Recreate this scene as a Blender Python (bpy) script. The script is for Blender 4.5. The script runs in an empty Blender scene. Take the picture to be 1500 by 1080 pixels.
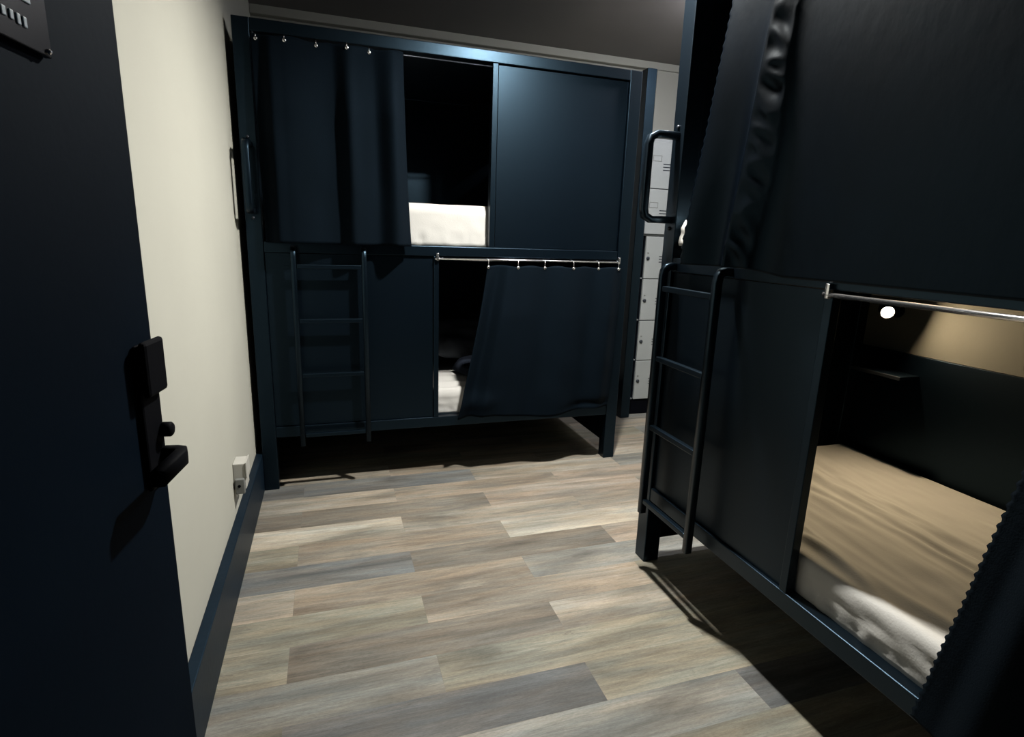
import bpy, bmesh, math, random
from mathutils import Vector, Matrix, noise
random.seed(7)
SC = bpy.context.scene
COL = SC.collection
PI = math.pi

# ------------------------------------------------------------------ materials
BLUE = ('navy_powder_coat', 'navy_board', 'door_paint', 'skirting_paint', 'blackout_cloth', 'coated_blackout_cloth')
def mat(name, col, rough=.5, metal=0., spec=.5, bump=None, var=None, emit=None):
    """bump=(scale, strength, (sx,sy,sz)), var=(scale, amount, (sx,sy,sz))"""
    m = bpy.data.materials.new(name); m.use_nodes = True
    nt = m.node_tree; b = nt.nodes['Principled BSDF']
    b.inputs['Base Color'].default_value = (*col, 1)
    b.inputs['Roughness'].default_value = rough
    b.inputs['Metallic'].default_value = metal
    b.inputs['Specular IOR Level'].default_value = spec
    tc = nt.nodes.new('ShaderNodeTexCoord')
    def ns(scale, st, detail=4):
        mp = nt.nodes.new('ShaderNodeMapping'); mp.inputs['Scale'].default_value = st
        nt.links.new(tc.outputs['Object'], mp.inputs['Vector'])
        n = nt.nodes.new('ShaderNodeTexNoise'); n.inputs['Scale'].default_value = scale
        n.inputs['Detail'].default_value = detail
        nt.links.new(mp.outputs[0], n.inputs['Vector']); return n
    b.inputs['Specular Tint'].default_value = (.40, .70, 1, 1) if name in BLUE else (1, 1, 1, 1)
    if var:
        n = ns(var[0], var[2])
        r = nt.nodes.new('ShaderNodeMapRange')
        r.inputs['From Min'].default_value = .3; r.inputs['From Max'].default_value = .7
        r.inputs['To Min'].default_value = 1 - var[1]; r.inputs['To Max'].default_value = 1 + var[1]
        nt.links.new(n.outputs['Fac'], r.inputs['Value'])
        mx = nt.nodes.new('ShaderNodeMix'); mx.data_type = 'RGBA'; mx.blend_type = 'MULTIPLY'
        mx.inputs['Factor'].default_value = 1
        mx.inputs['A'].default_value = (*col, 1)
        nt.links.new(r.outputs[0], mx.inputs['B'])
        nt.links.new(mx.outputs['Result'], b.inputs['Base Color'])
    if bump:
        n = ns(bump[0], bump[2])
        bp = nt.nodes.new('ShaderNodeBump'); bp.inputs['Strength'].default_value = bump[1]
        bp.inputs['Distance'].default_value = .004
        nt.links.new(n.outputs['Fac'], bp.inputs['Height'])
        nt.links.new(bp.outputs[0], b.inputs['Normal'])
    if emit:
        b.inputs['Emission Color'].default_value = (*emit[0], 1)
        b.inputs['Emission Strength'].default_value = emit[1]
    return m

U = (1, 1, 1)
M = {
 'navy': mat('navy_powder_coat', (.0003, .0010, .0021), .35, 0, .46, (160, .03, U), (3, .15, U)),
 'board': mat('navy_board', (.0003, .0009, .0020), .36, 0, .42, (120, .03, U), (3, .15, U)),
 'door': mat('door_paint', (.0010, .0033, .0072), .7, 0, .03, (90, .06, U), (2.5, .2, U)),
 'skirt': mat('skirting_paint', (.0022, .0060, .0115), .5, 0, .25, (60, .10, U), (6, .2, U)),
 'cloth': mat('blackout_cloth', (.0005, .0011, .0022), .85, 0, .12, (300, .2, U), (6, .25, (2, 2, .6))),
 'coated': mat('coated_blackout_cloth', (.0004, .0012, .0026), .30, 0, .13, (30, .25, (1, 1, .55)), (6, .25, U)),
 'black': mat('black_plastic', (.0012, .0016, .0030), .7, 0, .04, (200, .05, U)),
 'sign': mat('black_sign', (.0016, .0018, .0036), .25, 0, .3),
 'ink': mat('sign_lettering', (.14, .19, .23), .5),
 'wall': mat('cream_wall_paint', (.330, .329, .290), .85, 0, .1, (7, .25, (1, 1, 2)), (1.6, .035, U)),
 'ceiling': mat('ceiling_paint', (.24, .225, .22), .9, 0, .1, (30, .15, U), (1.2, .05, U)),
 'sheet': mat('white_sheet', (.38, .376, .364), .9, 0, .1, (180, .15, U), (5, .03, U)),
 'glow_strip': mat('lamp_glow_board', (.085, .084, .074), .8, 0, .15, (40, .1, U), (3, .08, U)),  # paler than the navy board so the reading lamp's glow shows on it
 'grey_cloth': mat('grey_pillowcase', (.08, .09, .105), .9, 0, .1, (120, .2, U), (6, .2, U)),
 'dark_cloth': mat('dark_blanket', (.010, .013, .020), .95, 0, .05, (120, .4, U), (6, .3, U)),
 'chrome': mat('chrome', (.78, .78, .80), .22, 1),
 'locker': mat('locker_enamel', (.235, .25, .25), .45, 0, .3, (90, .06, U), (4, .05, U)),
 'slot': mat('locker_shadow_gap', (.010, .014, .022), .6, 0, .2),
 'latch': mat('latch_steel', (.03, .035, .045), .4, .6),
 'white': mat('white_plastic', (.34, .335, .31), .45, 0, .4),
 'grey': mat('grey_plastic', (.12, .125, .12), .5),
 'lampglass': mat('lamp_glass', (.9, .9, .9), .4, 0, .4, None, None, ((1.0, .965, .89), 6300)),
 'dimglass': mat('dim_lamp_glass', (.9, .9, .9), .4, 0, .4, None, None, ((.93, .93, 1.0), 900)),
 'bulb': mat('warm_bulb', (.9, .8, .6), .4, 0, .4, None, None, ((1.0, .77, .47), 3800)),
 'steel': mat('brushed_steel', (.45, .45, .46), .3, 1, .5, (200, .1, (1, 30, 30))),
}

def floor_material():
    m = bpy.data.materials.new('vinyl_planks'); m.use_nodes = True
    nt = m.node_tree; N = nt.nodes; L = nt.links; b = N['Principled BSDF']
    at = N.new('ShaderNodeAttribute'); at.attribute_name = 'plank_tone'
    of = N.new('ShaderNodeAttribute'); of.attribute_name = 'plank_offset'
    tc = N.new('ShaderNodeTexCoord')
    add = N.new('ShaderNodeVectorMath'); add.operation = 'ADD'
    L.new(tc.outputs['Object'], add.inputs[0]); L.new(of.outputs['Vector'], add.inputs[1])
    def ns(st, scale, detail, rough=.6, dist=0.):
        mp = N.new('ShaderNodeMapping'); mp.inputs['Scale'].default_value = st
        L.new(add.outputs[0], mp.inputs['Vector'])
        n = N.new('ShaderNodeTexNoise'); n.inputs['Scale'].default_value = scale
        n.inputs['Detail'].default_value = detail; n.inputs['Roughness'].default_value = rough
        n.inputs['Distortion'].default_value = dist
        L.new(mp.outputs[0], n.inputs['Vector']); return n
    def rng(n, f0, f1, t0, t1):
        r = N.new('ShaderNodeMapRange')
        for k, v in (('From Min', f0), ('From Max', f1), ('To Min', t0), ('To Max', t1)):
            r.inputs[k].default_value = v
        L.new(n.outputs[0], r.inputs['Value']); return r
    def mul(a, c):
        x = N.new('ShaderNodeMath'); x.operation = 'MULTIPLY'
        L.new(a.outputs[0], x.inputs[0]); L.new(c.outputs[0], x.inputs[1]); return x
    broad = rng(ns((.8, 5, 1), 1.7, 4, .6, .6), .3, .7, .50, 1.42)      # wide bands along the plank
    fine = rng(ns((2.2, 34, 1), 2.6, 8, .78, .9), .30, .70, .66, 1.30)  # grain lines
    spk = rng(ns((70, 300, 1), 1.0, 3, .8), .35, .65, .86, 1.12)       # pores
    knot = rng(ns((3.4, 13, 1), 2.0, 7, .8, 2.4), .60, .76, 1.0, .42)  # dark torn grain
    fleck = rng(ns((5.0, 30, 1), 2.2, 6, .8, 2.0), .66, .74, 1.0, 1.45)  # pale limed flecks
    f = mul(mul(mul(broad, fine), mul(spk, knot)), fleck)
    mx = N.new('ShaderNodeMix'); mx.data_type = 'RGBA'; mx.blend_type = 'MULTIPLY'
    mx.inputs['Factor'].default_value = 1
    L.new(at.outputs['Color'], mx.inputs['A']); L.new(f.outputs[0], mx.inputs['B'])
    # grey / tan drift inside a plank
    hue = rng(ns((1.1, 9, 1), 2.2, 3), .38, .62, 0, 1)
    tint = N.new('ShaderNodeMix'); tint.data_type = 'RGBA'
    tint.inputs['A'].default_value = (.92, .99, 1.03, 1); tint.inputs['B'].default_value = (1.05, 1.0, .93, 1)
    L.new(hue.outputs[0], tint.inputs['Factor'])
    m2 = N.new('ShaderNodeMix'); m2.data_type = 'RGBA'; m2.blend_type = 'MULTIPLY'; m2.inputs['Factor'].default_value = 1
    L.new(mx.outputs['Result'], m2.inputs['A']); L.new(tint.outputs['Result'], m2.inputs['B'])
    L.new(m2.outputs['Result'], b.inputs['Base Color'])
    b.inputs['Roughness'].default_value = .62; b.inputs['Specular IOR Level'].default_value = .25
    bp = N.new('ShaderNodeBump'); bp.inputs['Strength'].default_value = .15; bp.inputs['Distance'].default_value = .002
    L.new(fine.outputs[0], bp.inputs['Height']); L.new(bp.outputs[0], b.inputs['Normal'])
    return m

# ------------------------------------------------------------------ mesh helpers
def bx(bm, x0, x1, y0, y1, z0, z1, bev=0., mtx=None):
    t = bmesh.new()
    r = bmesh.ops.create_cube(t, size=1)
    for v in t.verts:
        v.co = Vector((x0 + (v.co.x + .5) * (x1 - x0), y0 + (v.co.y + .5) * (y1 - y0), z0 + (v.co.z + .5) * (z1 - z0)))
    if bev > 0:
        bmesh.ops.bevel(t, geom=t.edges[:], offset=bev, segments=2, profile=.5, affect='EDGES', clamp_overlap=True)
    if mtx is not None:
        bmesh.ops.transform(t, matrix=mtx, verts=t.verts[:])
    tmp = bpy.data.meshes.new('tmp'); t.to_mesh(tmp); t.free()
    bm.from_mesh(tmp); bpy.data.meshes.remove(tmp)

def tube(bm, pts, r, n=12, rect=None):
    """swept tube through pts; rect=(w,h) sweeps a rounded flat bar instead of a circle"""
    pts = [Vector(p) for p in pts]
    rings = []
    ref = None
    for i, p in enumerate(pts):
        d = (pts[min(i + 1, len(pts) - 1)] - pts[max(i - 1, 0)]).normalized()
        if ref is None:
            ref = Vector((0, 0, 1)) if abs(d.z) < .9 else Vector((1, 0, 0))
        s = d.cross(ref).normalized(); u = s.cross(d).normalized(); ref = u
        ring = []
        for k in range(n):
            a = 2 * PI * k / n
            if rect:
                c, q = math.cos(a), math.sin(a)
                c = math.copysign(abs(c) ** .35, c); q = math.copysign(abs(q) ** .35, q)
                ring.append(bm.verts.new(p + s * c * rect[0] / 2 + u * q * rect[1] / 2))
            else:
                ring.append(bm.verts.new(p + (s * math.cos(a) + u * math.sin(a)) * r))
        rings.append(ring)
    for a, b in zip(rings, rings[1:]):
        for k in range(n):
            bm.faces.new((a[k], a[(k + 1) % n], b[(k + 1) % n], b[k]))
    bm.faces.new(rings[0][::-1]); bm.faces.new(rings[-1])

def lathe(bm, prof, n=24, mtx=None):
    """prof: list of (radius, z)"""
    rings = []
    for r, z in prof:
        ring = []
        for k in range(n):
            a = 2 * PI * k / n
            v = Vector((max(r, 1e-5) * math.cos(a), max(r, 1e-5) * math.sin(a), z))
            ring.append(bm.verts.new(mtx @ v if mtx is not None else v))
        rings.append(ring)
    for a, b in zip(rings, rings[1:]):
        for k in range(n):
            bm.faces.new((a[k], a[(k + 1) % n], b[(k + 1) % n], b[k]))
    bm.faces.new(rings[0][::-1]); bm.faces.new(rings[-1])

def torus(bm, c, R, r, axis='x', n=18, m=8):
    c = Vector(c); rings = []
    for i in range(n):
        a = 2 * PI * i / n; ring = []
        for j in range(m):
            b = 2 * PI * j / m
            q = R + r * math.cos(b)
            p = (r * math.sin(b), q * math.cos(a), q * math.sin(a))
            if axis == 'y': p = (p[1], p[0], p[2])
            ring.append(bm.verts.new(c + Vector(p)))
        rings.append(ring)
    for i in range(n):
        A, B = rings[i], rings[(i + 1) % n]
        for j in range(m):
            bm.faces.new((A[j], A[(j + 1) % m], B[(j + 1) % m], B[j]))

def build(name, bm, m, parent=None, loc=None, rotz=0., smooth=False):
    bmesh.ops.recalc_face_normals(bm, faces=bm.faces[:])
    me = bpy.data.meshes.new(name); bm.to_mesh(me); bm.free()
    me.materials.append(M[m] if isinstance(m, str) else m)
    if smooth:
        for p in me.polygons: p.use_smooth = True
    o = bpy.data.objects.new(name, me); COL.objects.link(o)
    if parent: o.parent = parent
    if loc is not None: o.location = loc
    o.rotation_euler.z = rotz
    return o

def part(name, boxes, m, parent, bev=.002, loc=None):
    bm = bmesh.new()
    for b in boxes: bx(bm, *b, bev=bev)
    return build(name, bm, m, parent, loc)

def empty(name, loc, rotz=0.):
    o = bpy.data.objects.new(name, None); COL.objects.link(o)
    o.location = loc; o.rotation_euler.z = rotz; o.empty_display_size = .1
    return o

def tag(o, label, cat, group=None):
    o['label'] = label; o['category'] = cat
    if group: o['group'] = group
    return o

def structure(name, boxes, m, bev=0.):
    bm = bmesh.new()
    for b in boxes: bx(bm, *b, bev=bev)
    o = build(name, bm, m); o['kind'] = 'structure'
    return o

def spline(pts, x):
    """smooth interpolation through (x, y) control points"""
    if x <= pts[0][0]: return pts[0][1]
    if x >= pts[-1][0]: return pts[-1][1]
    for (x0, y0), (x1, y1) in zip(pts, pts[1:]):
        if x <= x1:
            t = (x - x0) / (x1 - x0); t = t * t * (3 - 2 * t)
            return y0 + (y1 - y0) * t

# ------------------------------------------------------------------ camera
cam_d = bpy.data.cameras.new('camera'); cam = bpy.data.objects.new('camera', cam_d); COL.objects.link(cam)
cam_d.sensor_width = 36; cam_d.sensor_fit = 'HORIZONTAL'; cam_d.lens = 820.885 / 1500 * 36
cam_d.clip_start = .02
R_, P_, Y_ = math.radians(1.889), math.radians(13.047), math.radians(18.14)
fw = Vector((math.sin(Y_) * math.cos(P_), math.cos(Y_) * math.cos(P_), -math.sin(P_)))
rt = Vector((math.cos(Y_), -math.sin(Y_), 0)); up = rt.cross(fw)
rt, up = rt * math.cos(R_) + up * math.sin(R_), up * math.cos(R_) - rt * math.sin(R_)
mw = Matrix((rt, up, -fw)).transposed().to_4x4(); mw.translation = (.371, 0, 1.3)
cam.matrix_world = mw
SC.camera = cam

# ------------------------------------------------------------------ room shell
CEIL = 2.60; BACK = 4.05; WX = -.02; RX = 2.95; JX = 2.60; EY = -.16

# floor: one mesh of planks, each plank with its own tone
T = {'lt': (.46, .405, .335), 'cream': (.60, .545, .455), 'tan': (.40, .335, .268), 'pink': (.45, .37, .30),
     'olive': (.36, .335, .265), 'dk': (.235, .205, .172), 'grey': (.29, .285, .265), 'blue': (.205, .215, .225),
     'slate': (.115, .122, .135), 'mid': (.32, .275, .225)}
W = .157; LEN = .89; Y0 = 2.778
tones = {   # row: (first joint offset in the plank run, tones by plank index)
 -2: {0: 'lt', 1: 'tan', 2: 'lt'}, -1: {0: 'blue', 1: 'blue', 2: 'lt', 3: 'grey'}, 0: {0: 'lt', 1: 'tan', 2: 'pink', 3: 'lt'},
 1: {0: 'dk', 1: 'dk', 2: 'pink', 3: 'lt'}, 2: {0: 'cream', 1: 'lt', 2: 'mid', 3: 'tan'}, 3: {0: 'olive', 1: 'tan', 2: 'cream', 3: 'lt'},
 4: {0: 'blue', 1: 'dk', 2: 'pink', 3: 'tan'}, 5: {0: 'lt', 1: 'tan', 2: 'grey', 3: 'olive'}, 6: {0: 'olive', 1: 'tan', 2: 'olive', 3: 'lt'},
 7: {0: 'olive', 1: 'dk', 2: 'lt', 3: 'olive'}, 8: {0: 'grey', 1: 'olive', 2: 'olive', 3: 'grey'}, 9: {0: 'olive', 1: 'slate', 2: 'olive', 3: 'tan'},
 10: {0: 'blue', 1: 'grey', 2: 'slate', 3: 'grey'}}
fb = bmesh.new()
planks = []
keys = list(T)
for r in range(-9, 20):
    ytop = Y0 - r * W; ybot = ytop - W
    if ybot > BACK or ytop < EY - .1: continue
    ytop = min(ytop, BACK + .1); ybot = max(ybot, EY - .1)
    off = .648 if r % 2 == 0 else .203
    j = off
    while j > WX - .1: j -= LEN
    k = 0; x0 = j
    idx = 0
    while x0 < RX + .1:
        x1 = x0 + LEN
        a, c = max(x0, WX - .1), min(x1, RX + .1)
        if c > a:
            tn = tones.get(r, {}).get(idx, random.choice(('lt', 'tan', 'grey', 'olive', 'mid')))
            t = Vector(T[tn]).lerp(Vector((.30,.272,.225)), .25) * .44 * random.uniform(.95, 1.05)
            planks.append((t, Vector((random.uniform(0, 40), random.uniform(0, 40), 0))))
            g = .0002
            vs = [fb.verts.new((x, y, 0)) for x, y in ((a + g, ybot + g), (c - g, ybot + g), (c - g, ytop - g), (a + g, ytop - g))]
            fb.faces.new(vs)
            idx += 1
        x0 = x1
nplank = len(planks)
# groove bed just beneath the planks and a slab below
fme = bpy.data.meshes.new('floor')
bv = [fb.verts.new(p) for p in ((WX - .1, EY - .1, -.0015), (RX + .1, EY - .1, -.0015), (RX + .1, BACK + .1, -.0015), (WX - .1, BACK + .1, -.0015))]
fb.faces.new(bv)
fb.to_mesh(fme); fb.free()
ca = fme.attributes.new('plank_tone', 'FLOAT_COLOR', 'FACE'); oa = fme.attributes.new('plank_offset', 'FLOAT_VECTOR', 'FACE')
for i in range(len(fme.polygons)):
    if i < nplank:
        ca.data[i].color = (*planks[i][0], 1); oa.data[i].vector = planks[i][1]
    else:
        ca.data[i].color = (.10, .09, .078, 1)
fme.materials.append(floor_material())
fl = bpy.data.objects.new('floor', fme); COL.objects.link(fl); fl['kind'] = 'structure'

structure('ceiling', [(WX - .1, RX + .1, EY - .1, BACK + .1, CEIL, CEIL + .1)], 'ceiling')
structure('wall_left', [(WX - .1, WX, EY - .1, BACK + .1, 0, CEIL)], 'wall')
structure('wall_back', [(WX, RX, BACK, BACK + .1, 0, CEIL), (RX - .205, RX, BACK - .035, BACK + .01, 0, CEIL)], 'wall')
structure('wall_right', [(RX, RX + .1, 2.20, BACK + .1, 0, CEIL), (JX, RX + .1, EY - .1, 2.20, 0, CEIL)], 'wall')
structure('wall_front', [(.93, JX, EY - .1, EY, 0, CEIL), (WX, .93, EY - .1, EY, 2.08, CEIL)], 'skirt')
structure('trim_1', [(WX, RX, BACK - .05, BACK, CEIL - .05, CEIL)], 'wall', .004)          # cornice along the back wall
structure('baseboard_left', [(WX, .012, .0, BACK, 0, .197)], 'skirt', .003)
structure('baseboard_back', [(.02, 2.40, BACK - .03, BACK, 0, .197)], 'skirt', .003)

# ------------------------------------------------------------------ bunk beds
L = 1.99; D = 1.02; HT = 2.19
def bunk(name, loc, rotz, split, lad, handle_x, rear_top):
    root = empty(name, loc, rotz)
    for x, y in ((0, 0), (L - .07, 0), (0, D - .07), (L - .07, D - .07)):
        part('post', [(x, x + .07, y, y + .07, 0, HT)], 'navy', root, .003)
    part('top_beam', [(.071, L - .071, 0, .05, 2.138, HT), (.071, L - .071, D - .05, D, 2.138, HT)], 'navy', root, .003)
    part('middle_rail', [(.071, L - .071, .002, .05, 1.20, 1.25)], 'navy', root, .003)
    part('bottom_rail', [(.071, L - .071, .002, .05, .28, .335)], 'navy', root, .003)
    part('divider_post', [(1.163, 1.191, .003, .05, 1.2505, 2.1375)], 'navy', root, .002)
    part('divider_post', [(split - .004, split + .022, .003, .032, .3355, 1.1995)], 'navy', root, .002)
    part('upper_panel', [(1.196, L - .073, .014, .032, 1.252, 2.133)], 'board', root, .001)
    part('lower_panel', [(.071, split - .006, .014, .032, .337, 1.198)], 'board', root, .001)
    for x in (.022, L - .042):
        part('end_panel', [(x, x + .02, .0705, D - .0705, .085, 2.15)], 'board', root, .001)
    part('rear_panel', [(.0705, L - .0705, D - .03, D - .01, .30, rear_top)], 'board', root, .001)
    if rear_top < 1: part('rear_panel', [(.0705, L - .0705, D - .022, D - .006, rear_top + .001, 1.199)], 'glow_strip', root, .001)['label'] = 'upper strip of the rear board made pale to show lamp glow'  # pale strip added behind the lit berth to carry the lamp glow
    part('rear_panel', [(.0705, L - .0705, D - .03, D - .01, 1.251, 2.137)], 'board', root, .001)
    part('bed_base', [(.0445, L - .0445, .0505, D - .0305, 1.215, 1.248)], 'board', root, .001)
    part('bed_base', [(.0445, L - .0445, .0505, D - .0305, .30, .335)], 'board', root, .001)
    part('roof_panel', [(.0445, L - .0445, .0505, D - .0305, 2.155, 2.175)], 'board', root, .001)
    # curtain rods
    bm = bmesh.new(); tube(bm, [(.071, .014, 2.122), (1.162, .014, 2.122)], .0035)
    for x in (.080,): bx(bm, x - .004, x + .004, .006, .022, 2.116, 2.137, .001)
    build('curtain_rod', bm, 'latch', root, smooth=True)['label'] = 'dull metal curtain rod of the upper berth'
    bm = bmesh.new(); tube(bm, [(split + .0, -.006, 1.187), (L - .06, -.006, 1.187)], .0062)
    for x in (split + .014, L - .064): bx(bm, x - .006, x + .006, -.012, .004, 1.178, 1.215, .001)
    build('curtain_rod', bm, 'chrome', root, smooth=True)['label'] = 'chrome curtain rod of the lower berth'
    # ladder: two hooked rails with rungs
    bm = bmesh.new()
    for x in (lad[0] + .014, lad[1] - .014):
        tube(bm, [(x, -.045, .245), (x, -.045, 1.185), (x, -.042, 1.205), (x, -.034, 1.216), (x, -.020, 1.22), (x, .0015, 1.22)], 0, 12, (.028, .024))
    ladder = build('ladder', bm, 'navy', root, smooth=True)
    for z in (1.14, .88, .61, .300):
        part('rung', [(lad[0] + .0285, lad[1] - .0285, -.055, -.035, z - .010, z + .010)], 'navy', ladder, .003)
    # grab handle on the front of the far post: a flat bar bent into a chamfered bracket
    hx = handle_x; zb, zt, e = 1.385, 1.675, .115
    bm = bmesh.new()
    tube(bm, [(hx, .0, zb), (hx, -e + .03, zb), (hx, -e + .006, zb + .012), (hx, -e, zb + .034), (hx, -e, zt - .034), (hx, -e + .006, zt - .012),
              (hx, -e + .03, zt), (hx, .0, zt)], 0, 12, (.030, .026))
    h = build('grab_handle', bm, 'navy', root, smooth=True)
    for z in (zt + .030, zb - .030):
        bm = bmesh.new()
        lathe(bm, [(.007, 0), (.007, .004), (.004, .007)], 12, Matrix.Translation((hx, -.0004, z)) @ Matrix.Rotation(PI / 2, 4, 'X'))
        build('bolt', bm, 'latch', h, smooth=True)
    return root

bedA = bunk('bunk_bed', (.012, 2.905, 0), 0, .875, (.185, .535), .035, 1.199)
tag(bedA, 'navy two-berth bunk with sliding curtains standing across the far end of the room', 'bunk bed', 'navy curtained bunk beds')
bedB = bunk('bunk_bed', (1.574, 1.892, 0), -PI / 2, .768, (.078, .412), .035, .90)
tag(bedB, 'nearest navy two-berth bunk on the right with a lamp lit in its lower berth', 'bunk bed', 'navy curtained bunk beds')

# ------------------------------------------------------------------ curtains
def curtain(name, bed, nx, nz, zt, zb, xl, xr, fy, m, rings, rod_z, scallop=None, zwave=None):
    """a cloth hung in front of a berth; xl/xr(t) edges, fy(x,u,t) distance, t=0 top..1 bottom"""
    bm = bmesh.new(); grid = []
    ox, oz = (xl(0) + xr(0)) / 2, zt
    for i in range(nx + 1):
        u = i / nx; colv = []
        for j in range(nz + 1):
            t = j / nz
            z = zt + (zb - zt) * t
            a, c = xl(t), xr(t)
            x = a + (c - a) * u
            if scallop and scallop[0] == 'l':
                x += scallop[1] * (abs(math.sin(PI * z / scallop[2])) - .6) * math.exp(-u * 30)
            y = fy(x, u, t, z)
            zz = z + (zwave(u) * t if zwave else 0)
            if j == 0: zz += -.008 * (math.sin(PI * ((x - ox) * 6.3)) ** 2)
            colv.append(bm.verts.new((x - ox, y, zz - oz)))
        grid.append(colv)
    for a, b in zip(grid, grid[1:]):
        for j in range(nz):
            bm.faces.new((a[j], b[j], b[j + 1], a[j + 1]))
    mtx = bed.matrix_basis
    o = build(name, bm, m, None, None, bed.rotation_euler.z, smooth=True)
    o.location = bed.location + Matrix.Rotation(bed.rotation_euler.z, 3, 'Z') @ Vector((ox, 0, oz))
    s = o.modifiers.new('thickness', 'SOLIDIFY'); s.thickness = .0016; s.offset = 0
    for x in rings:
        u = (x - xl(0)) / (xr(0) - xl(0)); y = fy(x, min(max(u, 0), 1), 0, zt)
        rb = bmesh.new()
        yr = .014 if zt > 2 else -.006
        rz = zt - (.012 if zt < 2 else .020) - oz
        tube(rb, [(x - ox, yr + .0095, rod_z - oz - .001), (x - ox, yr + .0075, rod_z - oz + .0090), (x - ox, yr - .006, rod_z - oz + .0085), (x - ox, min(yr - .010, y - .003), rod_z - oz), (x - ox, y - .004, rz)], .0016, 8)
        t2 = Matrix.Translation((x - ox, y - .0045, rz)) @ Matrix.Rotation(PI / 2, 4, 'X')
        lathe(rb, [(.0085, -.003), (.0085, .001), (.0055, .003), (.002, .0036)], 14, t2)
        build('curtain_hook', rb, 'chrome', o, smooth=True)
    return o

def nz_(x, y, z, s=1.):
    return noise.noise(Vector((x * s, y * s, z * s)))

profA = [(.05, -.02), (.10, -.02), (.155, -.062), (.20, -.058), (.405, -.020), (.475, -.070), (.585, -.024), (.665, -.072), (.745, -.020), (.80, -.018)]
def fA_up(x, u, t, z):
    k = .55 + .45 * min(t * 3, 1)
    y = spline(profA, x - .018 * t * u) * k * 1.25 - .008
    y -= .006 * nz_(x, z * .5, 0, 9) * t
    return min(y, -.0075) + (0 if t > .02 else 0)
cA1 = curtain('bunk_curtain', bedA, 110, 60, 2.122, 1.246, lambda t: .074 + .012 * t, lambda t: .722 + .03 * t * t - .02 * math.sin(PI * t) * 0, fA_up, 'cloth',
              (.095, .211, .341, .470, .569), 2.122)
tag(cA1, 'dark curtain half drawn across the upper berth of the far bunk', 'curtain', 'blackout berth curtains')

profB = [(0, -.046), (.075, -.016), (.15, -.066), (.27, -.058), (.44, -.034), (.60, -.062), (.78, -.030), (.90, -.066), (1, -.02)]
def fA_lo(x, u, t, z):
    y = spline(profB, u) * (.6 + .4 * min(t * 3, 1)) - .012
    y -= .040 * max(0, t - .35) * math.exp(-((u - .62) / .3) ** 2)
    y -= .006 * nz_(x, z * .7, 3, 8) * t
    y -= .022 * math.exp(-((t - .90) / .06) ** 2) * math.exp(-((u - .10) / .10) ** 2)
    y += .020 * math.exp(-((t - .97) / .03) ** 2) * math.exp(-((u - .85) / .14) ** 2)
    return min(y, -.0075)
cA2 = curtain('bunk_curtain', bedA, 110, 60, 1.163, .330, lambda t: 1.145 - .155 * t ** 1.15, lambda t: 1.938 - .035 * t, fA_lo, 'cloth',
              (1.150, 1.31, 1.467, 1.629, 1.787, 1.912), 1.187, None, lambda u: .012 * math.sin(u * 9) + .012 * u)
tag(cA2, 'dark curtain drawn across the lower berth of the far bunk', 'curtain', 'blackout berth curtains')

def creaseB(z):      # distance along the bed of the sharp crease
    return .445 + (z - 1.22) / (2.0 - 1.22) * .045
def fB_up(x, u, t, z):
    d = x - creaseB(z); wv = .085 + .012 * math.sin(z * 9)
    flare = .014 + .095 * min(1, t * 1.1) * math.exp(-((x - .265) / .115) ** 2)   # the loose end stands out toward the hem
    amp = .010 + .046 * t
    if d < 0:
        y = -flare - amp * math.exp(d / .028)
    elif d < wv:
        q = d / wv
        y = -flare - amp * (1 - .55 * q * q)
        y += (.020 * abs(nz_(x * 1.2 + z * 1.1, z * 1.2, 1, 9)) + .004 * nz_(x + z * .5, z * .8, 3, 22)) * math.sin(PI * q)
    else:
        e = d - wv; f = math.exp(-e / .030)
        y = -(flare + amp * .45) * f - .0088 * (1 - f)
    if d < wv: y += .003 * nz_(x, z * .6, 4, 6)
    return min(y, -.0075)
cB1 = curtain('bunk_curtain', bedB, 170, 130, 2.122, 1.236, lambda t: .300 - .018 * t, lambda t: 1.20 + .03 * t, fB_up, 'coated',
              (.31, .48, .65, .82, .99, 1.145), 2.122, ('l', .006, .030), lambda u: -.017 * max(0, min(1, (u - .24) / .12)))
tag(cB1, 'shiny creased dark curtain closing the upper berth of the nearest bunk', 'curtain', 'blackout berth curtains')

profB2 = [(0, -.026), (.06, -.030), (.16, -.055), (.28, -.03), (.45, -.06), (.62, -.03), (.8, -.055), (1, -.02)]
def fB_lo(x, u, t, z):
    y = spline(profB2, u) * (.6 + .4 * min(t * 3, 1)) - .012
    y -= .006 * nz_(x, z * .7, 9, 8) * t
    return min(y, -.0075)
cB2 = curtain('bunk_curtain', bedB, 90, 150, 1.163, .318, lambda t: 1.320 - .125 * t, lambda t: 1.930, fB_lo, 'cloth',
              (1.33, 1.45, 1.57, 1.69, 1.80, 1.905), 1.187, ('l', .007, .0225))
tag(cB2, 'dark scalloped curtain pushed aside at the near end of the lamplit lower berth', 'curtain', 'blackout berth curtains')

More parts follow.
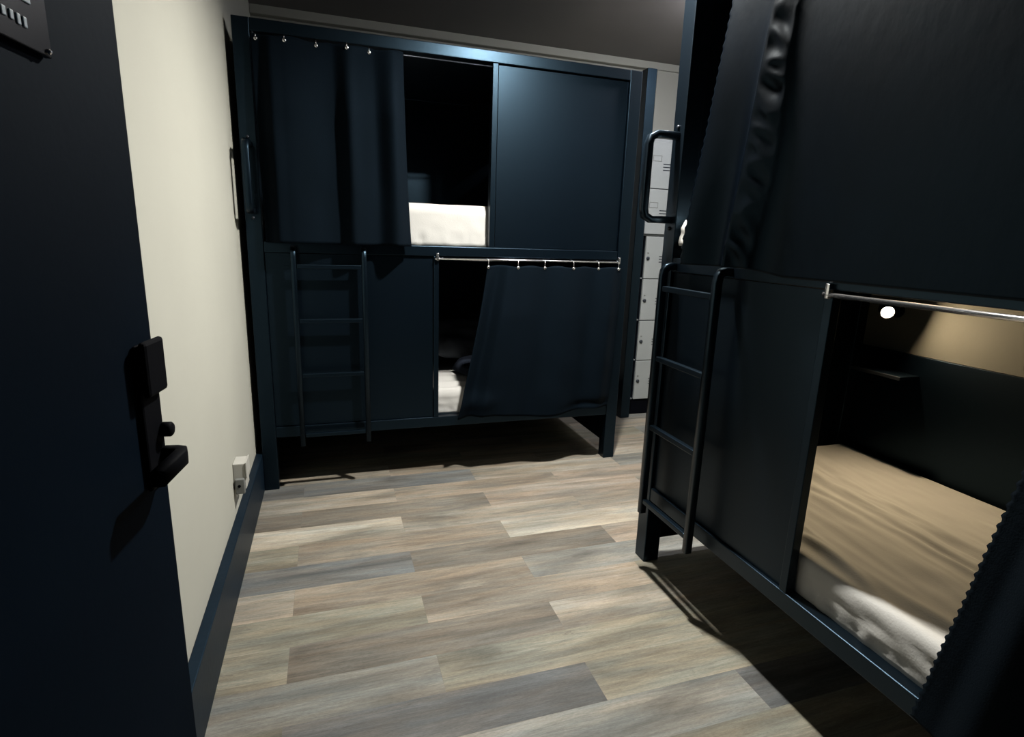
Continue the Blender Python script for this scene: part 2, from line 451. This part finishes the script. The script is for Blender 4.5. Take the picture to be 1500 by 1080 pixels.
# ------------------------------------------------------------------ mattresses and bedding
def mattress(bed, x0, x1, y0, y1, z0, z1, fold, label, seed, nx=120, ny=60, r=.032):
    """rounded slab with a fitted sheet; fold(x,y) gives extra height on top"""
    bm = bmesh.new()
    cx, cy = (x0 + x1) / 2, (y0 + y1) / 2
    def edge(a, lo, hi):
        return min(a - lo, hi - a)
    top = []
    for i in range(nx + 1):
        row = []
        for j in range(ny + 1):
            x = x0 + (x1 - x0) * i / nx; y = y0 + (y1 - y0) * j / ny
            e = min(edge(x, x0, x1), edge(y, y0, y1))
            dz = 0 if e >= r else -(r - math.sqrt(max(0, r * r - (r - e) ** 2)))
            w = min(1, e / .05)
            row.append(bm.verts.new((x - cx, y - cy, z1 - z0 + dz + w * fold(x, y) + .003 * nz_(x, y, seed, 7) * w)))
        top.append(row)
    for i in range(nx):
        for j in range(ny):
            bm.faces.new((top[i][j], top[i + 1][j], top[i + 1][j + 1], top[i][j + 1]))
    loop = [top[i][0] for i in range(nx + 1)] + [top[nx][j] for j in range(1, ny + 1)] + [top[i][ny] for i in range(nx - 1, -1, -1)] + [top[0][j] for j in range(ny - 1, 0, -1)]
    prev = loop; h = z1 - z0
    for q in range(1, 9):
        zz = (h - r) * (1 - q / 8)
        cur = []
        for v in loop:
            x, y = v.co.x, v.co.y
            wr = .007 * nz_(x * 1.5, y * 1.5, zz * 5 + seed, 9) * math.sin(PI * min(1, q / 8 + .12))
            if q >= 6: wr += .010 * nz_(x * 5, y * 5, seed + 2, 6) * (1 if q < 8 else .3)
            nx_ = -1 if abs(x - (x0 - cx)) < 1e-4 else (1 if abs(x - (x1 - cx)) < 1e-4 else 0)
            ny_ = -1 if abs(y - (y0 - cy)) < 1e-4 else (1 if abs(y - (y1 - cy)) < 1e-4 else 0)
            cur.append(bm.verts.new((x + nx_ * min(wr, .004), y + ny_ * min(wr, .004), zz)))
        for a in range(len(loop)):
            b = (a + 1) % len(loop)
            bm.faces.new((prev[a], prev[b], cur[b], cur[a]))
        prev = cur
    bm.faces.new(prev)
    o = build('mattress', bm, 'sheet', None, None, bed.rotation_euler.z, smooth=True)
    o.location = bed.location + Matrix.Rotation(bed.rotation_euler.z, 3, 'Z') @ Vector((cx, cy, z0))
    tag(o, label, 'mattress', 'mattresses in white sheets')
    return o

flat = lambda x, y: .004 * nz_(x, y * 2, 1, 6)
X0, X1 = .075, L - .075
mA1 = mattress(bedA, X0, X1, .056, D - .05, 1.2485, 1.462, flat, 'white mattress end showing in the upper berth of the far bunk', 1)
def foldA(x, y):
    s = .012 * (math.sin((y * 1.0 + x * .22) * 46 + 2 * nz_(x, y, 2, 3)))
    return s * math.exp(-((y - .18) / .20) ** 2) + .005 * nz_(x, y, 2, 8)
mA2 = mattress(bedA, X0, X1, .056, D - .05, .3355, .47, foldA, 'white rumpled mattress glimpsed in the lower berth of the far bunk', 2, 160, 80)
def foldB(x, y):
    # long soft ridges running the length of the bed, fanning out toward the wall
    n1 = nz_(x * .35, y, 4, 3)
    g = y + .30 * (x - .6) * (y - .3) + .09 * n1
    rid = lambda v: 1 - 2 * abs(v / (2 * PI) - math.floor(v / (2 * PI)) - .5) * 2
    env = math.exp(-((y - .44) / .24) ** 2)
    n2 = nz_(x * .5, g * 3, 7, 3)
    s = .0085 * rid(g * 52 + 6.0 * n1 + 3 * n2) * env * (.55 + .9 * n1)
    s += .0030 * rid(g * 120 + 5 * x + 8.0 * n2) * env * (.5 + n2)
    s += .014 * nz_(x * .25, g * 2.6, 12, 3.0) * env
    s += .0075 * nz_(x * .9, g * 6.5, 7, 3.6) * env
    s += .0040 * nz_(x * 2.0 + y * 1.5, g * 9, 2, 4.5) * math.exp(-((y - .62) / .25) ** 2)
    s += .012 * math.exp(-((y - .17 - .05 * math.sin(x * 5)) / .030) ** 2)                 # a turned-over edge near the front
    s += .008 * math.exp(-((y - .09 - .03 * math.sin(x * 9 + 1)) / .018) ** 2)
    return s + .003 * nz_(x, y, 3, 12)
mB2 = mattress(bedB, X0, X1, .040, D - .05, .3355, .452, foldB, 'creased mattress under warm lamplight in the lower berth of the nearest bunk', 3, 220, 160, .02)
mB1 = mattress(bedB, X0, X1, .056, D - .05, 1.2505, 1.285, flat, 'thin white mattress under the folded duvet in the upper berth of the nearest bunk', 4, 120, 60, .015)
dv = mattress(bedB, 
              .086, .62, .014, .46, 1.2945, 1.402, flat, 'white folded duvet end peeking past the shiny curtain in the upper berth', 6, 60, 50, .045)
dv.name = 'folded_duvet'; dv['category'] = 'duvet'; del dv['group']

def pillow(name, loc, size, rot, m, label, cat, seed):
    bm = bmesh.new(); n = 28; sx, sy, sz = size
    lay = []
    for s in (1, -1):
        g = []
        for i in range(n + 1):
            row = []
            for j in range(n + 1):
                a, b = i / n * 2 - 1, j / n * 2 - 1
                h = max(0, (1 - a ** 4) * (1 - b ** 4)) ** .5
                k = 1 - .07 * (1 - h)
                z = s * sz / 2 * h * (1 + .25 * nz_(a, b, seed + s, 2.2)) if h > 0 else 0
                row.append((a * sx / 2 * (1 - .06 * b * b * (1 if abs(a) > .9 else .6)) , b * sy / 2 * (1 - .06 * a * a), z))
            g.append(row)
        lay.append(g)
    V = {}
    for li, g in enumerate(lay):
        for i in range(n + 1):
            for j in range(n + 1):
                bd = i in (0, n) or j in (0, n)
                key = ('b', i, j) if bd else (li, i, j)
                if key not in V: V[key] = bm.verts.new(g[i][j])
    def gv(li, i, j):
        return V[('b', i, j)] if (i in (0, n) or j in (0, n)) else V[(li, i, j)]
    for li in (0, 1):
        for i in range(n):
            for j in range(n):
                f = [gv(li, i, j), gv(li, i + 1, j), gv(li, i + 1, j + 1), gv(li, i, j + 1)]
                bm.faces.new(f if li == 0 else f[::-1])
    o = build(name, bm, m, None, loc, 0, smooth=True); o.rotation_euler = rot
    return tag(o, label, cat)
pillow('pillow', (1.20, 3.56, .650), (.44, .30, .13), (.75, .08, .1), 'grey_cloth', 'grey pillow leaning in the shade inside the lower berth of the far bunk', 'pillow', 5)
bm = bmesh.new()
n = 40
gr = []
for i in range(n + 1):
    row = []
    for j in range(n + 1):
        a, b = i / n * 2 - 1, j / n * 2 - 1
        h = max(0, (1 - a ** 6) * (1 - b ** 6)) ** .5
        row.append(bm.verts.new((a * .24, b * .20, .012 + h * (.075 + .055 * nz_(a, b, 3, 1.7) + .02 * nz_(a, b, 6, 4.5)))))
    gr.append(row)
for i in range(n):
    for j in range(n):
        bm.faces.new((gr[i][j], gr[i + 1][j], gr[i + 1][j + 1], gr[i][j + 1]))
ring = [gr[i][0] for i in range(n + 1)] + [gr[n][j] for j in range(1, n + 1)] + [gr[i][n] for i in range(n - 1, -1, -1)] + [gr[0][j] for j in range(n - 1, 0, -1)]
low = [bm.verts.new((v.co.x * .97, v.co.y * .97, 0)) for v in ring]
for a in range(len(ring)):
    b = (a + 1) % len(ring); bm.faces.new((ring[a], ring[b], low[b], low[a]))
bm.faces.new(low)
o = build('blanket', bm, 'dark_cloth', None, (1.36, 3.24, .487), .25, smooth=True)
tag(o, 'dark bundled blanket on the rumpled white mattress beside the drawn lower curtain', 'blanket')

# ------------------------------------------------------------------ reading lamp and shelf in the lower lit berth
REARX = 1.574 + D - .03
WALLX = 1.574 + D - .0225
lp = empty('reading_lamp', (WALLX, 1.690, 1.066))
tag(lp, 'small glowing warm reading lamp inside the lower berth of the nearest bunk', 'lamp')
bm = bmesh.new(); lathe(bm, [(.030, 0), (.030, .006), (.024, .012), (.01, .013)], 24, Matrix.Rotation(-PI / 2, 4, 'Y')); build('wall_plate', bm, 'black', lp, smooth=True)
bm = bmesh.new(); tube(bm, [(-.010, 0, 0), (-.05, .004, .006), (-.09, .0, .012), (-.113, -.012, .012)], .006); build('neck', bm, 'black', lp, smooth=True)
ax = Vector((-.55, -.80, -.22)).normalized()          # the way the lamp points
hd = Matrix.Translation((-.125, -.045, .008)) @ ax.to_track_quat('Z', 'Y').to_matrix().to_4x4()
bm = bmesh.new()
lathe(bm, [(.008, -.030), (.020, -.024), (.024, 0), (.025, .030), (.0235, .030), (.0225, 0), (.018, -.006), (.002, -.007)], 24, hd)
build('lamp_head', bm, 'black', lp, smooth=True)
bm = bmesh.new(); lathe(bm, [(.002, -.002), (.009, .003), (.0145, .012), (.0155, .019), (.0135, .027), (.008, .033), (.002, .035)], 24, hd)
build('bulb', bm, 'bulb', lp, smooth=True)

sh = empty('wall_shelf', (REARX - .0005, 1.66, .812))
tag(sh, 'little dark shelf with a bright metal lip under the reading lamp', 'shelf')
part('shelf_board', [(-.10, -.0005, -.115, .115, 0, .012)], 'board', sh, .001)
part('metal_lip', [(-.104, -.1005, -.115, .115, -.002, .012)], 'latch', sh, .001)

# ------------------------------------------------------------------ lockers by the back wall
LY = 3.681
def locker_door(parent, x0, x1, z0, z1, latch=True, holder=False):
    d = part('locker_door', [(x0, x1, -.018, -.001, z0, z1)], 'locker', parent, .003)
    bm = bmesh.new(); zc = (z0 + z1) / 2 - .005
    for k in range(3):
        bx(bm, x0 + .115, x1 - .05, -.0195, -.017, zc + .012 - k * .020, zc + .018 - k * .020, 0)
    build('vent_slots', bm, 'slot', d)
    if latch:
        bm = bmesh.new()
        lathe(bm, [(.013, 0), (.013, .006), (.009, .010), (.003, .011)], 18, Matrix.Translation((x0 + .022, -.018, zc)) @ Matrix.Rotation(PI / 2, 4, 'X'))
        build('latch', bm, 'latch', d, smooth=True)
        bm = bmesh.new(); bx(bm, x0 + .016, x0 + .028, -.0205, -.017, zc + .034, zc + .044, .001)
        build('number_plate', bm, 'grey', d)
    if holder:
        bm = bmesh.new()
        for b in ((x0 + .03, x0 + .10, zc + .068, zc + .071), (x0 + .03, x0 + .10, zc + .032, zc + .035), (x0 + .03, x0 + .033, zc + .035, zc + .068), (x0 + .097, x0 + .10, zc + .035, zc + .068)):
            bx(bm, b[0], b[1], -.0195, -.017, b[2], b[3], 0)
        build('card_holder', bm, 'grey', d)
    return d
lk = empty('locker_cabinet', (2.505, LY, 0))
tag(lk, 'lower grey locker with four latched doors and a dark plinth beside the far bunk', 'locker', 'grey metal lockers')
part('plinth', [(.012, .385, -.004, .355, 0, .118)], 'black', lk, .002)
part('frame', [(0, .016, -.002, .36, .0, 1.350)], 'locker', lk, .001)
part('body', [(.0165, .385, .028, .358, .1185, 1.350)], 'slot', lk, .001)
for z in (.119, .426, .733, 1.041):
    part('shelf_edge', [(.0165, .056, .002, .0275, z - .0, z + .009)], 'locker', lk, .001)
for k in range(4):
    locker_door(lk, .058, .384, .123 + k * .3075, .123 + k * .3075 + .302)
lk2 = empty('locker_cabinet', (2.505, LY, 1.3515))
tag(lk2, 'upper grey locker with two doors set on top of the four-door locker', 'locker', 'grey metal lockers')
part('body', [(0, .385, 0, .358, 0, .67)], 'locker', lk2, .002)
part('door_gap', [(.020, .3855, -.0014, -.0004, .010, .640)], 'slot', lk2, 0)
for k in range(2):
    locker_door(lk2, .026, .384, .013 + k * .316, .013 + k * .316 + .311, False, True)

o = part('upright_board', [(2.428, 2.499, 3.600, 3.675, 0, 2.43)], 'navy', None, .003)
tag(o, 'tall dark upright board standing between the far bunk and the grey lockers', 'board')

# ------------------------------------------------------------------ open entrance door on the left
HX, HY = .05, -.1; ang = math.atan2(.118, .85)
dr = empty('door_1', (HX, HY, 0), PI / 2 - ang)      # local +x runs along the leaf to its free edge, local -y faces the room
dr['kind'] = 'structure'
# local frame: x along the leaf, y to the left wall side
part('leaf', [(0, .858, 0, .042, .008, 2.05)], 'door', dr, .002)
part('lock_plate', [(.804, .850, -.006, -.0004, 1.000, 1.172)], 'black', dr, .004)
part('reader_housing', [(.804, .854, -.015, -.0064, 1.112, 1.176)], 'black', dr, .005)
bm = bmesh.new(); lathe(bm, [(.009, 0), (.009, .009), (.007, .011)], 16, Matrix.Translation((.845, -.0064, 1.063)) @ Matrix.Rotation(PI / 2, 4, 'X'))
build('thumb_turn', bm, 'black', dr, smooth=True)
bm = bmesh.new()
tube(bm, [(.842, -.0064, 1.032), (.842, -.020, 1.032), (.840, -.026, 1.032), (.832, -.029, 1.032), (.768, -.029, 1.032)], 0, 12, (.015, .020))
build('lever_handle', bm, 'black', dr, smooth=True)
sg = empty('door_sign', (0, 0, 0), PI / 2 - ang); sg.location = (HX, HY, 0)
SX = .722
def dpt(x, y, z):
    c, s = math.cos(PI / 2 - ang), math.sin(PI / 2 - ang)
    return Vector((HX + c * x - s * y, HY + s * x + c * y, z))
sg.location = dpt(SX, -.0005, 1.435)
tag(sg, 'black notice plate with pale lettering high on the open door', 'sign')
part('plate', [(-.20, 0, -.006, 0, 0, .16)], 'sign', sg, .001)
bm = bmesh.new()
for (x, z, w, h) in ((-.030, .0135, .0045, .008), (-.0375, .0135, .0045, .008), (-.0455, .0145, .0045, .007), (-.054, .0145, .005, .007), (-.063, .0145, .005, .007), (-.073, .0145, .006, .007), (-.083, .0145, .005, .007),
                     (-.022, .0330, .013, .012), (-.040, .0330, .012, .012), (-.058, .0330, .012, .012), (-.076, .0330, .012, .012)):
    bx(bm, x - w, x, -.0072, -.0058, z, z + h, .0008)
build('lettering', bm, 'ink', sg)
bm = bmesh.new(); lathe(bm, [(.0022, 0), (.0022, .002), (.001, .003)], 12, Matrix.Translation((-.006, -.006, .004)) @ Matrix.Rotation(PI / 2, 4, 'X'))
build('corner_screw', bm, 'chrome', sg)

# ------------------------------------------------------------------ wall outlet
ot = empty('wall_outlet', (WX, 2.27, .287))
tag(ot, 'white outlet box with a grey plug low on the left wall above the skirting', 'outlet')
part('box', [(.0002, .045, 0, .085, .012, .120)], 'white', ot, .003)
part('cover_lip', [(.0452, .050, -.003, .088, .060, .123)], 'white', ot, .001)
part('plug', [(.008, .041, -.018, -.0005, .0, .062)], 'grey', ot, .003)
bm = bmesh.new(); lathe(bm, [(.006, 0), (.006, .0012), (.002, .0015)], 12, Matrix.Translation((.022, -.018, .034)) @ Matrix.Rotation(PI / 2, 4, 'X')); build('plug_hole', bm, 'black', ot)

# ------------------------------------------------------------------ light
LX, LYY = 1.35, 1.95
cl = empty('ceiling_light', (LX, LYY, CEIL))
tag(cl, 'small round ceiling light above the end of the nearest bunk', 'ceiling light')
bm = bmesh.new(); lathe(bm, [(.078, -.0005), (.078, -.036), (.074, -.0395), (.056, -.0395), (.0525, -.036), (.0525, -.0188), (.01, -.0185)], 32); build('housing', bm, 'white', cl, smooth=True)
bm = bmesh.new(); lathe(bm, [(.050, -.0190), (.050, -.0210), (.044, -.0228), (.028, -.0240), (.005, -.0244)], 32); build('diffuser', bm, 'lampglass', cl, smooth=True)

c2 = empty('ceiling_light', (2.52, 2.80, CEIL))
tag(c2, 'dim round ceiling light in the corner by the grey lockers', 'ceiling light')
bm = bmesh.new(); lathe(bm, [(.085, -.0005), (.085, -.012), (.070, -.018), (.01, -.0185)], 32); build('housing', bm, 'white', c2, smooth=True)
bm = bmesh.new(); lathe(bm, [(.050, -.0190), (.052, -.026), (.046, -.036), (.030, -.042), (.005, -.044)], 32); build('diffuser', bm, 'dimglass', c2, smooth=True)

w = bpy.data.worlds.new('hallway_gloom'); SC.world = w; w.use_nodes = True
bg = w.node_tree.nodes['Background']; bg.inputs['Color'].default_value = (.25, .45, 1, 1); bg.inputs['Strength'].default_value = .012

SC.view_settings.view_transform = 'Standard'; SC.view_settings.look = 'None'
SC.view_settings.gamma = 1; SC.view_settings.use_curve_mapping = False
SC.view_settings.exposure = 0
